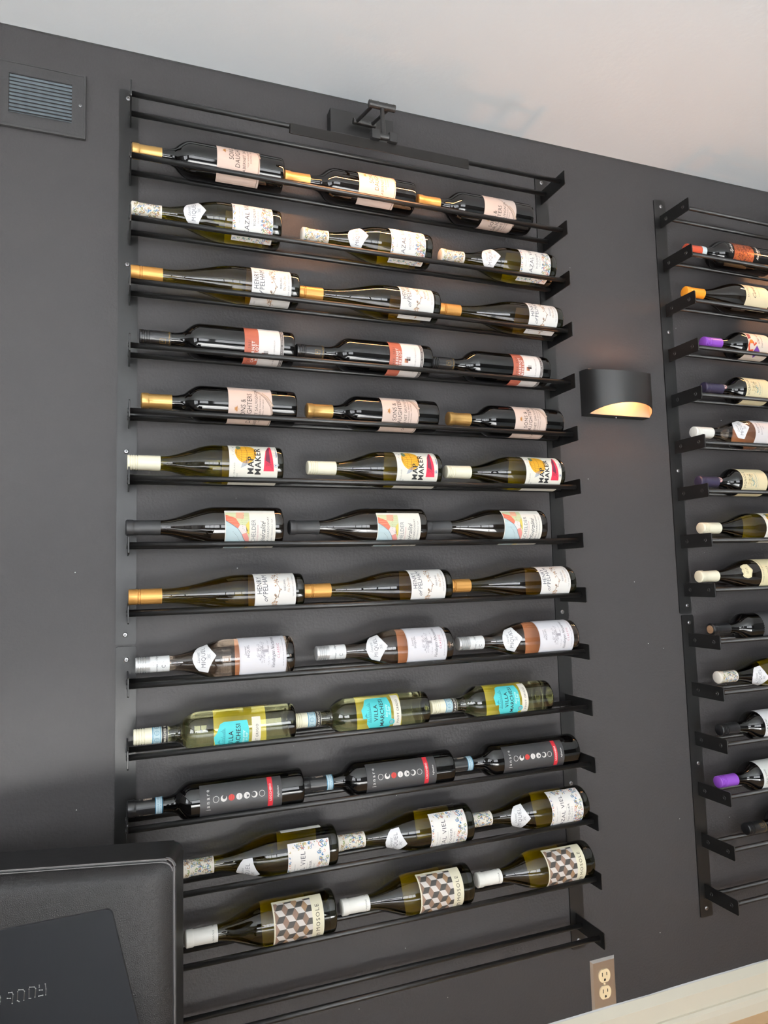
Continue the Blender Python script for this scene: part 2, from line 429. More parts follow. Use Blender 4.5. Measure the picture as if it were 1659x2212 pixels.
FLOR = ['2f6f9e', 'c46f52', '6f8a4f', '2f6f9e', 'd49a8a', 'b8a04a']
def floral(a, x0, x1, y0, y1, n, rnd, pal=FLOR, rs=(1.5, 3.6)):
    for i in range(n):
        x = rnd.uniform(x0, x1); y = rnd.uniform(y0, y1); m = rnd.choice(pal); r = rnd.uniform(*rs)
        x = min(max(x, x0+r), x1-r) if x1-x0 > 2*r else (x0+x1)/2
        y = min(max(y, y0+r), y1-r) if y1-y0 > 2*r else (y0+y1)/2
        a.curl(x, y, r, rnd.uniform(0, 6.3), m, rnd, rnd.uniform(.8, 1.35))
        if rnd.random() < .6:
            b = rnd.uniform(0, 6.3); q = r*.9
            a.add([(x, y), (x+q*math.cos(b)*.5-q*.18*math.sin(b), y+q*math.sin(b)*.5+q*.18*math.cos(b)), (x+q*math.cos(b), y+q*math.sin(b)), (x+q*math.cos(b)*.5+q*.18*math.sin(b), y+q*math.sin(b)*.5-q*.18*math.cos(b))], [(0, 1, 2, 3)], rnd.choice(pal), 2)
        if rnd.random() < .4: a.disc(x, y, .5, rnd.choice(('b5402f', '2c4a66', 'b8a04a')), 3, 6)

def art_sons():
    a = Art(150, 89, 'd6bfb2')
    for k in range(7):   # gilt leaf emblem
        b = PI/2+(k-3)*.52; q = 6.2 if k % 2 else 7.2
        a.add([(0, 27), (2.6*math.cos(b)-1.3*math.sin(b), 27+2.6*math.sin(b)+1.3*math.cos(b)), (q*math.cos(b), 27+q*math.sin(b)), (2.6*math.cos(b)+1.3*math.sin(b), 27+2.6*math.sin(b)-1.3*math.cos(b))], [(0, 1, 2, 3)], 'a9743f', 2)
    a.line(0, 27, 0, 22, .8, 'a9743f')
    a.text('SONS &', 0, 15, 14, '3a332f', sx=.85, bold=.0, track=1.05); a.text('DAUGHTERS', 0, 2, 14, '3a332f', sx=.85, track=1.05)
    a.text('CABERNET SAUVIGNON', 0, -12, 9, '4a423d', sx=.9, track=1.1)
    a.text('VQA NIAGARA PENINSULA', 0, -20, 4.6, '4a423d', track=1.15); a.text('FONTHILL, ONTARIO', 0, -26, 4.2, '4a423d', track=1.15)
    c = [(-75, -40), (-50, -41), (-25, -43), (-8, -44), (6, -42), (16, -36), (26, -30), (36, -20), (44, -12), (56, -2), (75, 6)]
    a.add([p for p in c]+[(75, -45), (-75, -45)], [tuple(range(len(c)+2))[::-1]], 'cdbcb2', 1)
    a.stroke(c, 1.1, '6b5548', 2); a.stroke([(x, y-2.2-.03*x) for x, y in c[3:9]], 1.6, 'a58a78', 2)
    a.stroke([(x+3, y-5) for x, y in c[4:8]], 2.4, 'b69c84', 2)
    return a
def art_cazal():
    r = random.Random(5); a = Art(118, 86, 'ece8e2')
    floral(a, -58, 58, -42, -17, 110, r, rs=(2.0, 4.6)); floral(a, 44, 58, -17, 42, 26, r, rs=(1.6, 3.6)); floral(a, -58, -46, -17, 42, 22, r, rs=(1.6, 3.6))
    floral(a, -44, 44, 37, 42, 26, r, rs=(1, 2.2))
    a.rect(-43, 43, -16, 34, 'efece6', 1)
    a.text('MAISON  FAMILIALE', 0, 29, 3.2, '5a6470', track=1.3); a.text('DOMAINE', 0, 23, 2.6, '8a8a88', track=1.3)
    a.text('CAZAL VIEL', 0, 13, 14, '4c4a52', sx=1.0, track=1.12)
    a.line(-18, 4, 18, 4, .35, '8a8a88')
    a.text('VIOGNIER', 0, -3, 8.0, '4c4a52', track=1.2); a.text("PAYS D'OC", 0, -11, 4.6, '4c4a52', track=1.3)
    return a
def diamond():
    return [(-21, 8.5), (-19, 17), (0, 21), (19, 17), (21, 8.5), (14, -4), (0, -21), (-14, -4)]
def art_miquel():
    o = [(-31, 9), (-24, 15), (-12, 20), (0, 22), (12, 20), (24, 15), (31, 9), (31, -8), (20, -10), (10, -15), (0, -23), (-10, -15), (-20, -10), (-31, -8)]
    a = Art(62, 45, 'e9e8e8', o)
    a.text('Laurent', 0, 11, 8.5, '8c8c90', shear=.5, sx=.9); a.text('MIQUEL', 0, 1.5, 11.5, '77777c', track=1.1)
    a.ring(0, -9, 2.8, .5, '8c8c90'); a.line(-5, -6, 5, -12, .5, '8c8c90'); a.line(-5, -12, 5, -6, .5, '8c8c90'); a.text('M', 0, -9, 3.2, '8c8c90')
    return a
def art_henry(year=True):
    r = random.Random(9); a = Art(120, 84, 'e9e6e1')
    a.text('HENRY', 8, 33, 14.5, '4a4c55', sx=.82, track=1.08); a.text('Estate', 46, 33, 4, '6a6a70', shear=.4)
    a.text('of', -24, 21, 14, '4a4c55', shear=.5); a.text('PELHAM', 11, 21, 14.5, '4a4c55', sx=.86, track=1.05)
    # blossoming branch
    pts = [(-46, -3)]; 
    for i in range(1, 15): pts.append((-46+i*6.6, -3+6*math.sin(i*.75)-(.25*i if i > 8 else 0)))
    a.stroke(pts, 1.1, '8d6a3c', 2, True)
    for i in range(46):
        p = r.choice(pts); b = r.uniform(0, 6.3); l = r.uniform(4, 9); q = (p[0]+l*math.cos(b), p[1]+l*math.sin(b)*.8)
        a.stroke([p, ((p[0]+q[0])/2+r.uniform(-1, 1), (p[1]+q[1])/2), q], .5, r.choice(('8d6a3c', '3b3633')), 2)
        for k in range(3):
            c = 6.28*k/3; a.disc(q[0]+.9*math.cos(c), q[1]+.9*math.sin(c), .75, r.choice(('c08a4a', '3b3633', 'a87546')), 3, 6)
    a.text('RIESLING', 6, -19, 5.6, '4a4c55', track=1.1); a.text('The Dry One', 6, -27, 7, 'b99a7a', shear=.5, sx=.9)
    a.text('VQA SHORT HILLS BENCH', 6, -36, 3.6, '6a6a70', track=1.2)
    if year: a.text('2023', -46, 33, 4.2, '6a6a70', track=1.2)
    return a
def art_merlot():
    a = Art(150, 81, 'e6e0dc')
    a.rect(-75, 75, 13, 43, '9c5340', 1)
    a.text('TAWSE  2021', 0, 33, 6.6, '2d211d', track=1.5); a.text('CABERNET', 0, 25, 8.6, 'e6e0dc', bold=.15, track=1.25, lay=3); a.text('MERLOT', 0, 17, 8.6, 'e6e0dc', bold=.15, track=1.25)
    for x, y, c in ((-4.5, 0, '8a4b38'), (0, 0, '2d211d'), (4.5, 0, 'a9a29e'), (0, -5, '2d211d'), (4.5, -5, 'a9a29e'), (-4.5, 4, 'b9845a'), (0, 4, '8a4b38')): a.rect(x-2.2, x+2.2, y-2.4, y+2.4, c, 2)
    a.text('VQA NIAGARA PENINSULA', 0, -20, 4, '6a625e', track=1.3)
    a.rect(-75, 75, -39.5, -33, '56504e', 1); a.text('GROWERS BLEND  GROWERS BLEND  GROWERS BLEND', 0, -36.2, 4, 'cfc8c4', track=1.2, lay=2)
    return a
def art_map():
    r = random.Random(2); a = Art(132, 100, 'ebe7da')
    a.disc(20, 16, 25, 'dca32a', 1, 28, 22)
    for k in range(-3, 4): a.stroke([(20+k*6.4*math.cos(t/8*PI-PI/2), 16+20*math.sin(t/8*PI-PI/2)) for t in range(9)], .5, '4a3a20', 2)
    a.stroke([(-5, 16), (20, 13), (45, 16)], .7, '4a3a20', 2); a.stroke([(-2, 26), (20, 24), (42, 26)], .5, '4a3a20', 2)
    a.disc(36, 30, 8, '5b6a50', 2, 14, 5)
    a.poly([(-20, -42), (-20, -20), (6, -22), (26, -26), (44, -35), (44, -38), (20, -38.5)], 'c22843', 1)
    a.poly([(-4, -34), (2, -24), (26, -27), (44, -35), (20, -33)], '5e2138', 2)
    for i in range(12): a.line(r.uniform(-16, 0), r.uniform(-40, -24), r.uniform(-16, 0), r.uniform(-40, -24), .5, '7c1a30', 3)
    for dx in (-.3, 0, .3):
        a.text('MAP', -9+dx, 7, 18, '191a1c', bold=.15, track=1.12); a.text('MAKER', 2+dx, -8, 18, '191a1c', bold=.15, track=1.1)
    a.text('NEW ZEALAND', -24, 40, 4.6, '8a8a84', track=1.3); a.text('WINE', -33, 34, 4.6, '8a8a84', track=1.3)
    for i in range(9): a.line(-14+i*1.5, 27-i*.5, -9+i*1.4, 16-i, .5, '4a5f86')
    for i in range(16):
        x = 20+r.uniform(-8, 24); y = r.uniform(38, 46); a.line(x, y, x+r.uniform(-3, 3), y+r.uniform(-3, 1), .6, r.choice(('394a5e', '6a6a62')))
    a.ring(-8, -45.5, 3.6, .6, '4a5f86'); a.disc(-8, -45.5, 1.8, '4a5f86')
    a.poly([(8, -46), (26, -46), (22, -49), (11, -49)], '8a94aa', 1)
    for i in range(5): a.line(11+i*3, -45, 11+i*3, -39, .4, '394a5e')
    a.text('SAUVIGNON', 26, -47, 3.6, '394a5e', track=1.2)
    return a
def art_chelder():
    r = random.Random(4); a = Art(112, 103, 'e8e4da')
    a.rect(-50, 50, 2, 50, 'c9cfa6', 1)
    a.poly([(-50, 50), (-50, 18), (-38, 8), (-20, 6), (-8, 14), (2, 18), (14, 26), (24, 40), (30, 50)], 'b8cbcf', 2)
    a.poly([(30, 50), (24, 40), (14, 26), (22, 22), (36, 30), (44, 50)], 'cf6b55', 3)
    a.poly([(2, 18), (14, 26), (22, 22), (20, 10), (8, 6)], 'e8d9d4', 3)
    a.poly([(-38, 8), (-20, 6), (-8, 14), (2, 18), (6, 8), (-6, 3), (-24, 2.5)], 'd98d84', 3)
    a.poly([(-50, 18), (-38, 8), (-24, 2.5), (-50, 2.5)], 'ead7a0', 3)
    a.poly([(6, 8), (22, 10), (30, 3), (2, 3)], 'd8c15c', 3); a.poly([(36, 30), (50, 28), (50, 12), (34, 14)], 'e3a58c', 3)
    a.stroke([(-50, 18), (-38, 8), (-20, 6), (-8, 14), (2, 18), (14, 26), (24, 40), (30, 50)], 1.0, '4a6b78', 4)
    for pts in ([(-44, 24), (-30, 16), (-12, 22), (0, 28), (10, 38)], [(4, 4), (14, 16), (30, 18), (46, 12)]):
        for p, q in zip(pts, pts[1:]):
            for k in range(4): a.disc(p[0]+(q[0]-p[0])*k/4, p[1]+(q[1]-p[1])*k/4, .6, '3a2a2a', 5, 6)
    for i in range(6):
        x = r.uniform(20, 48); a.line(x, 4, x+r.uniform(-4, 4), 48, .4, 'a9b28a', 3)
    a.text('BACHELDER', 0, -6, 12.5, '6b6f74', sx=.9, track=1.08); a.text('OENOLOGIE NIAGARA', 0, -14.5, 3.6, 'b0506a', track=1.2)
    a.text('Minéralité', 0, -25, 15, '4a4c50', shear=.55, sx=.9)
    a.text('NIAGARA CHARDONNAY', 0, -36, 6.0, '4a4c50', track=1.15); a.text('VQA NIAGARA PENINSULA VQA', 0, -44, 4.2, '6b6f74', track=1.15)
    return a
def art_rose():
    r = random.Random(6); a = Art(112, 95, 'e0dee2')
    for s in (2.4, 3.4): a.stroke([(-56+s, -49+s), (56-s, -49+s), (56-s, 49-s), (-56+s, 49-s), (-56+s, -49+s)], .35, 'b4b0b6', 1)
    a.text('Laurent', 4, 36, 6, '77757a', shear=.5); a.text('MIQUEL', 4, 30, 7, '66646a', track=1.1)
    for i in range(130):   # engraved tree
        b = r.uniform(0, PI); q = r.uniform(4, 22); x = 2+q*1.1*math.cos(b); y = 3+q*.75*math.sin(b)-5
        a.stroke([(x, y), (x+r.uniform(-2.6, 2.6), y+r.uniform(-1.6, 1.6)), (x+r.uniform(-3, 3), y+r.uniform(-3, 1))], .6, r.choice(('a5a2a8', '8d8a90', 'bdbac0')), 2)
    a.rect(-1, 5, -11, 0, 'a09da3', 2)
    for i in range(26): x = r.uniform(-24, 28); a.line(x, -12, x+r.uniform(-3, 3), -9-r.uniform(0, 2), .5, '9a979d', 2)
    a.text('Vendanges Nocturnes', 2, -20, 10.5, '55535a', shear=.55, sx=.78)
    a.text('CLASSIC', 2, -31, 6.6, 'b4506a', track=1.35); a.line(-6, -36, 10, -36, .3, '8d8a90'); a.text('MIS EN BOUTEILLE PAR LAURENT MIQUEL', 2, -41, 3.2, '77757a', track=1.1)
    return a
def art_villa():
    r = random.Random(8)
    o = [(-34, -28), (-34, 16), (-20, 24), (-8, 24), (-8, 33), (10, 36), (18, 30), (34, 24), (38, 16), (38, -28), (20, -31), (-20, -31)]
    a = Art(78, 72, '52c4c6', o)
    for i in range(22): x = -16+i*1.9; a.line(x, 15, x, 15+r.uniform(3, 9), .6, '24616a')
    a.line(-18, 15, 26, 15, .6, '24616a'); a.poly([(-8, 24), (-2, 29), (4, 24)], '3a9aa0', 1)
    a.text('VILLA', 2, 4, 12.5, '1b1d22', bold=.12, track=1.12); a.text('MARCHESI', 2, -10, 12.5, '1b1d22', bold=.12, track=1.05)
    a.text('Easy going', 4, -20, 6.4, 'dff0e8', shear=.5); a.text('in Italy', 4, -26, 6.4, 'dff0e8', shear=.5)
    a.disc(-20, -32, 7.5, '52c4c6', 1); a.ring(-20, -32, 5, .9, '2d7d86', 3); a.disc(-20, -32, 4.4, '7fa6a8', 2)
    return a
def art_strip():
    a = Art(86, 17, 'e8e2d2'); a.text('PINOT GRIGIO', 2, -1, 7, '2e2c2a', track=1.15); return a
def art_janare():
    a = Art(66, 161, mat('charcoal_paper', (.016, .016, .0175), .55))
    a.text('janare', 2, 66, 10.5, 'd8d4d0', track=1.5)
    ys = [50, 35, 20, 5, -10, -25, -40]
    for k, y in enumerate(ys):
        if k in (0, 6): a.ring(2, y, 5.6, .8, 'd8d4d0')
        elif k == 2: a.disc(2, y, 6, 'b5362f'); a.line(-3, y+1.5, 7, y+1.5, .6, '5a1a16'); a.line(-3, y-2, 7, y-2, .6, '5a1a16')
        else:
            a.disc(2, y, 6.1, 'd8d4d0', 1)
            if k == 1: a.disc(4.4, y-1, 3.8, mat('charcoal_paper'), 2)
            if k == 3: a.line(-2, y, 6, y, .8, '77757a')
            if k == 4: a.rect(-.5, 3, y-4, y, mat('charcoal_paper'), 2); a.line(-2.5, y, 6, y, .8, '33333a')
            if k == 5: a.disc(2.6, y+1.6, 4.4, mat('charcoal_paper'), 2)
    a.rect(-27, 33, -62, -52, 'b3202c', 1); a.text('LOCCHERO', 2, -57, 5.8, 'e8dcd8', bold=.1, track=1.1)
    a.text('Aglianico', 2, -72, 5, 'd8d4d0', bold=.1, track=1.15)
    return a
def art_mosole():
    a = Art(112, 102, 'e9e2c6')
    cols = ('d6cfc9', '3c3a37', '8b6a55'); cw = 11.5; ch = 13.3
    X0, X1, Y0, Y1 = -50, 50, -27, 48
    def clip(pts):
        for ax, lim, sg in ((0, X0, 1), (0, X1, -1), (1, Y0, 1), (1, Y1, -1)):
            out = []
            for i in range(len(pts)):
                p, q = pts[i], pts[(i+1) % len(pts)]; ip = (p[ax]-lim)*sg >= 0; iq = (q[ax]-lim)*sg >= 0
                if ip: out.append(p)
                if ip != iq:
                    k = (lim-p[ax])/(q[ax]-p[ax]); out.append((p[0]+(q[0]-p[0])*k, p[1]+(q[1]-p[1])*k))
            pts = out
            if not pts: return []
        return pts
    rnd = random.Random(1)
    for j in range(-3, 5):
        for i in range(-4, 5):
            cx = (i+(.5 if j % 2 else 0))*2*cw; cy = j*1.5*ch
            top = [(cx, cy), (cx+cw, cy+ch*.5), (cx, cy+ch), (cx-cw, cy+ch*.5)]
            lf = [(cx, cy), (cx-cw, cy+ch*.5), (cx-cw, cy-ch*.5), (cx, cy-ch)]
            rg = [(cx, cy), (cx, cy-ch), (cx+cw, cy-ch*.5), (cx+cw, cy+ch*.5)]
            for q, c in ((top, rnd.choice(('7d6656', '8a7060', '96785c'))), (lf, '3c3a37'), (rg, 'd6cfc9')):
                q = clip(q)
                if len(q) > 2: a.poly(q, c, 2)
    a.text('m', -30, -38, 17, '3a352c', shear=.3); a.text('MOSOLE', 8, -38, 11.5, '3a352c', track=1.25)
    a.text('pinot grigio', -46, -45, 3, '6a655a')
    return a
def art_vignole():
    r = random.Random(11); a = Art(140, 92, 'e6d8b0')
    a.text('VIGNOLE', 0, 37, 12, '55504a', sx=.9, track=1.1)
    for i in range(60):
        x = r.uniform(-17, 17); y = 16+r.uniform(-13, 11); a.stroke([(x, y), (x+r.uniform(-4, 4), y+r.uniform(-3, 3)), (x+r.uniform(-5, 5), y+r.uniform(-4, 4))], .8, r.choice(('a98d52', '7c8a80', 'c3aa70', '6b5a40')), 2)
    a.stroke([(-16, 8), (-12, 4), (-4, 6), (0, 12), (6, 10)], 2, '4a8790', 3)
    a.text('REGGIANO', 0, -4, 8, '6d8a90', track=1.05); a.line(-30, -12, 30, -12, .4, '8a8070')
    return a
def art_copper():
    r = random.Random(12); a = Art(80, 74, mat('copper_print', (.42, .10, .04), .32, metal=.6))
    for i in range(420):
        x = r.uniform(-38, 38); y = r.uniform(-34, 34); a.stroke([(x, y), (x+r.uniform(-2, 2), y+r.uniform(-4, 4)), (x+r.uniform(-4, 4), y+r.uniform(-6, 3))], 1.0, r.choice(('2a0d08', 'c8702a', '7a2c12', '2a0d08')), 1)
    return a
def script_art(words, w, h, size, m='d8d4cc'):
    a = Art(w, h, mat('black_paper', (.003, .003, .003), .12)); a.text(words[0], 0, 0, size, m, shear=.4, bold=.15)
    if len(words) > 1: a.text(words[1], 0, -size*.62, size*.5, m, shear=.3)
    return a
def art_cuvee():
    a = Art(120, 90, 'ecdcb8'); a.text('BACHELDER', 0, 36, 7.5, '6a625a', track=1.15); a.line(-30, 29, 30, 29, .3, '8a8274')
    a.text('Cuvée', -4, 14, 17, '5a534c', shear=.6); a.text('CHARDONNAY', 0, -4, 4.5, '5a534c', track=1.2); return a
def art_purple():
    a = Art(140, 86, 'e9d8c8')
    a.stroke([(-28, 20), (-30, 34), (-16, 40), (-2, 34), (-6, 24), (-14, 20), (-6, 12)], 6, 'b8472a', 2); a.poly([(2, 42), (26, 38), (22, 26), (6, 30)], '8a2f3a', 2)
    a.poly([(-52, 4), (-34, 20), (-14, 10), (-30, -6)], '5b2f7c', 2); a.disc(-4, 30, 6, 'd9762e', 3, 12)
    a.text('Old Vine', 10, 4, 11, '4a3a44', shear=.5); a.text('ZINFANDEL', 0, -10, 6, '4a3a44', track=1.2); return a
def art_plain(words, base='e6e4e0', w=120, h=90):
    a = Art(w, h, base)
    for i, (t, y, sz) in enumerate(words): a.text(t, 0, y, sz, '55524e', track=1.1)
    return a
def art_tag():
    o = [(-19, 10), (-14, 14), (-8, 12), (0, 15), (8, 12), (14, 14), (19, 10), (21, 0), (18, -9), (8, -11), (0, -15), (-8, -11), (-18, -9), (-21, 0)]
    a = Art(44, 30, 'e8dcb4', o); a.text('2023', 0, 1, 8, '6a6248', track=1.1); a.stroke([(x*.88, y*.86) for x, y in o+o[:1]], .5, '8a8260', 1); a.text('GRAND VIN', 0, 9, 2.6, '8a8260'); return a
def art_seal():
    o = [(8.5*math.cos(t*PI/10), 8.5*math.sin(t*PI/10)) for t in range(20)]
    a = Art(17.2, 17.2, 'e6d2cc', o); a.ring(0, 0, 7, 1.2, 'a8403c', 1); a.text('U', 0, 0, 10, '1d1d20', bold=.5); return a
def art_zig():
    r = random.Random(15); o = []
    for i in range(41): o.append((-60+3*i, 32+(2 if i % 2 else -1)))
    o += [(60, -32), (-60, -32)]
    a = Art(122, 72, mat('slate_paper', (.03, .03, .032), .5), o)
    for i in range(40): x = -58+2.9*i; a.line(x, 24, x+1, 20, .4, '6a6a6c')
    a.text('MALBEC', 0, 5, 12, 'b0aca8', track=1.1); return a

# ------------------------------------------------------------------ bottle profiles (x from the cap end, metres)
def smooth(a, b, ra, rb, n=12, k=None):
    out = []
    for i in range(n+1):
        t = i/n; s = t*t*(3-2*t) if k is None else (t**k)
        out.append((a+(b-a)*t, ra+(rb-ra)*s))
    return out
def base_prof(L, R):
    return [(L-.0155, R), (L-.010, R), (L-.005, R*.992), (L-.002, R*.965), (L-.0005, R*.91), (L, R*.84), (L-.001, R*.78), (L-.008, R*.5), (L-.014, R*.25), (L-.016, 0)]
def bordeaux(L, R, xs=.067, xe=.121, rn=.0142):
    p = [(.0015, 0), (.0015, .0120), (.002, .0132), (.055, rn)]
    p += [(xs-.004, rn)]
    n = 16
    for i in range(n+1):        # neck flare then round shoulder
        t = i/n
        if t < .42: r = rn+(R-rn)*.20*(t/.42)**2
        else:
            q = (t-.42)/.58; r = rn+(R-rn)*(.20+.80*math.sin(q*PI/2)**.9)
        p.append((xs+(xe-xs)*t, min(r, R)))
    return p+[(xe+.01, R)]+base_prof(L, R)
def burgundy(L, R, xs=.062, xe=.18, rn=.0145, pw=1.0):
    p = [(.0015, 0), (.0015, .0120), (.002, .0132), (.055, rn)]
    n = 22
    for i in range(n+1):
        t = i/n; s = t**pw; s = s*s*(3-2*s); p.append((xs+(xe-xs)*t, rn+(R-rn)*s))
    return p+[(xe+.01, R)]+base_prof(L, R)

# capsule kinds: (mesh builder)
def cap_mesh(kind, Lc, m, m2=None, r0=.0152, r1=.0155):
    bm = bmesh.new()
    if kind == 'foil':
        pr = [(0, 0), (0, .0125), (.0006, r0*.93), (.0022, r0+.0009), (.0135, r0+.0009), (.0150, r0+.0002), (.0165, r0-.0004), (Lc*.6, r0-.0002), (Lc, r1), (Lc, r1-.0006)]
    else:
        pr = [(0, 0), (0, r0-.0014), (.0004, r0-.0006), (.0014, r0)]
        x = .0045 if kind == 'ridge' else .017
        n = 4 if kind == 'ridge' else 2
        st = .0046 if kind == 'ridge' else .0038
        for i in range(n):
            pr += [(x, r0), (x+.0006, r0-.0011), (x+.0013, r0-.0011), (x+.0019, r0+.0002)]; x += st
        pr += [(x+.002, r0), (Lc, r1), (Lc, r1-.0006)]
    lathe(bm, pr, 36, capb=False)
    me = D.meshes.new('capsule'); bm.to_mesh(me); bm.free(); me.materials.append(m)
    for p in me.polygons: p.use_smooth = True
    me.set_sharp_from_angle(angle=math.radians(50))
    return me, pr
def band_mesh(a, b, r, m):
    bm = bmesh.new(); lathe(bm, [(a, r), (b, r)], 36, capa=False, capb=False); me = D.meshes.new('band'); bm.to_mesh(me); bm.free(); me.materials.append(m)
    for p in me.polygons: p.use_smooth = True
    return me
M_gold = mat('gold_foil', (.52, .31, .10), .34, metal=.7, coat=.2)
M_goldA = mat('amber_gold_cap', (.54, .27, .07), .36, metal=.5)
M_creamc = mat('cream_cap', (.74, .70, .54), .42)
M_whitec = mat('white_cap', (.78, .76, .70), .42)
M_blackc = mat('black_cap', (.009, .009, .010), .30)
M_greyc = mat('matte_black_capsule', (.017, .0175, .019), .5)
M_silverc = mat('silver_cap', (.60, .60, .60), .32, metal=.6)
M_bandw = mat('pale_blue_band', (.62, .72, .74), .5)
M_bandb = mat('blue_line', (.05, .30, .45), .5)
M_orange = mat('orange_wax_cap', (.80, .30, .02), .4)
M_purple = mat('purple_cap', (.22, .06, .42), .35)
M_redc = mat('red_foil', (.50, .07, .03), .35)
M_navy = mat('navy_foil', (.022, .018, .040), .35)
M_tan = mat('cork', (.45, .28, .16), .7, mottle=(400, (.12, .07, .04)))

M_back = mat('back_label_paper', (.86, .84, .76), .6)
TYPES = {}
def wrap_print(art, name, prof, x_top, eps=.0002): return art.mesh(name, prof, x_top, 0, eps)
def btype(key, prof, glassm, capk, Lc, capm, labels=(), back=None, bands=(), capart=None, ends=None, r0=.0152, r1=.0155):
    """labels: (part name, Art, x_top, extra roll)"""
    parts = []
    bm = bmesh.new(); lathe(bm, prof, 48, capa=False)
    LL = max(x for x, r in prof)
    if glassm in (M_green, M_amber):
        for f in bm.faces:
            if f.calc_center_median().x > LL-.0155: f.material_index = 1
    me = D.meshes.new('glass_body'); bm.to_mesh(me); bm.free(); me.materials.append(glassm); me.materials.append(M_greenbase)
    for p in me.polygons: p.use_smooth = True
    parts.append(('glass_body', me, 0))
    cm, cp = cap_mesh(capk, Lc, capm, r0=r0, r1=r1); parts.append(('capsule', cm, 0))
    for (a, b, r, m) in bands: parts.append(('neck_band', band_mesh(a, b, r, m), 0))
    for (nm, art, xt, er) in labels: parts.append((nm, art.mesh(nm, prof, xt, er), 1))
    if capart:
        nm, art, xt = capart; parts.append((nm, art.mesh('cap_print', cp, xt, 0, .00015), 1))
    if back:
        w, h, xt, c = back; parts.append(('back_label', Art(w, h, c).mesh('back_label', prof, xt, PI), 1))
    if ends: parts.append(ends+(0,))
    TYPES[key] = (prof, parts)

pB = bordeaux(.312, .0380, .061, .118)
btype('sons', pB, M_red, 'foil', .0595, M_gold, [('label', art_sons(), .168, 0)])
pM = bordeaux(.318, .0380, .066, .121)
capg = Art(90, 30, M_blackc)
for s in (-30, 0, 30):
    capg.stroke([(s-5, -6), (s+5, -6), (s+5, 5), (s-5, 5), (s-5, -6)], .5, 'b8913f'); capg.text('V', s, 0, 6, 'b8913f')
capg.text('Tawse Tawse Tawse Tawse Tawse', 0, -13, 3.6, 'b8913f', shear=.3)
btype('merlot', pM, M_red, 'ridge', .062, M_blackc, [('label', art_merlot(), .211, 0)], capart=('cap_print', capg, .030))
pC = burgundy(.310, .0412, .062, .185)
rf = random.Random(21); ca = Art(95, 58, 'e4ddd0'); floral(ca, -46, 46, -27, 27, 190, rf, ['2f6f9e', '8c7a3c', '6f8a4f', '2f6f9e', 'b5803f', '8a6a4a'], (1.8, 4.2))
for i in range(60): ca.disc(rf.uniform(-45, 45), rf.uniform(-27, 27), .5, rf.choice(('a83a30', '2c4a66', '3a3a38')), 3, 5)
btype('cazal', pC, M_green, 'foil', .061, mat('ivory_cap', (.76, .72, .64), .42), [('label', art_cazal(), .203, 0), ('neck_label', art_miquel(), .103, 0)], back=(82, 84, .196, M_back), capart=('cap_print', ca, .0022))
pH = burgundy(.343, .0392, .062, .215, .0145, 1.15)
btype('henry', pH, M_amber, 'smooth', .062, M_goldA, [('label', art_henry(), .239, 0)], back=(74, 84, .236, M_back))
pP = burgundy(.310, .0413, .062, .170, .0145, 1.05)
btype('map', pP, M_green, 'ridge', .063, M_creamc, [('label', art_map(), .196, 0)], back=(80, 92, .190, M_back))
pX = burgundy(.311, .0425, .064, .175, .0147, 1.0)
btype('chelder', pX, mat('brown_black_glass', (.004, .0026, .0016), .035, spec=.55), 'foil', .066, M_greyc, [('label', art_chelder(), .189, 0)], back=(86, 100, .186, 'd8d4c8'))
pR = burgundy(.311, .0415, .062, .175, .0145, 1.05)
cs = Art(96, 36, mat('pale_silver_print', (.66, .66, .65), .4))
cs.text('Vendanges Nocturnes     Vendanges Nocturnes', 0, 6, 6.2, '55555c', shear=.4)
for s in (-40, -8, 24): cs.ring(s, -7, 3.2, .9, '33333a', 2, 12, .8, 5.4)
for i in range(46): cs.disc(rf.uniform(-46, 46), rf.uniform(-15, 15), .45, '33333a', 2, 5)
btype('rose', pR, M_rose, 'ridge', .064, M_silverc, [('label', art_rose(), .197, 0), ('neck_label', art_miquel(), .106, 0)], back=(72, 86, .196, 'f0c0a0'), capart=('cap_print', cs, .0275))
pV = bordeaux(.306, .0382, .062, .116, .0148)
cv = Art(95, 11, mat('black_band_ink', (.01, .01, .01), .5)); cv.text('VILLA MARCHESI  VILLA MARCHESI  VILLA MARCHESI', 0, 0, 6, 'd8d0c0', bold=.1)
cb = Art(95, 16, 'b8ccd0'); 
for i in range(7): cb.ring(-42+14*i, 0, 4.2, .8, '5d8a9c'); cb.text('DOC', -42+14*i, 0, 3.4, '5d8a9c')
cb.rect(-47, 47, 6.6, 8, '2d7fa0', 1); cb.rect(-47, 47, -8, -6.6, '2d7fa0', 1)
btype('villa', pV, M_pale, 'ridge', .062, M_creamc, [('label', art_villa(), .144, 0), ('strip_label', art_strip(), .217, 0), ('neck_wrap', cb, .034, 0), ('neck_wrap', cv, .0505, 0)], back=(78, 104, .150, 'f4de72'))
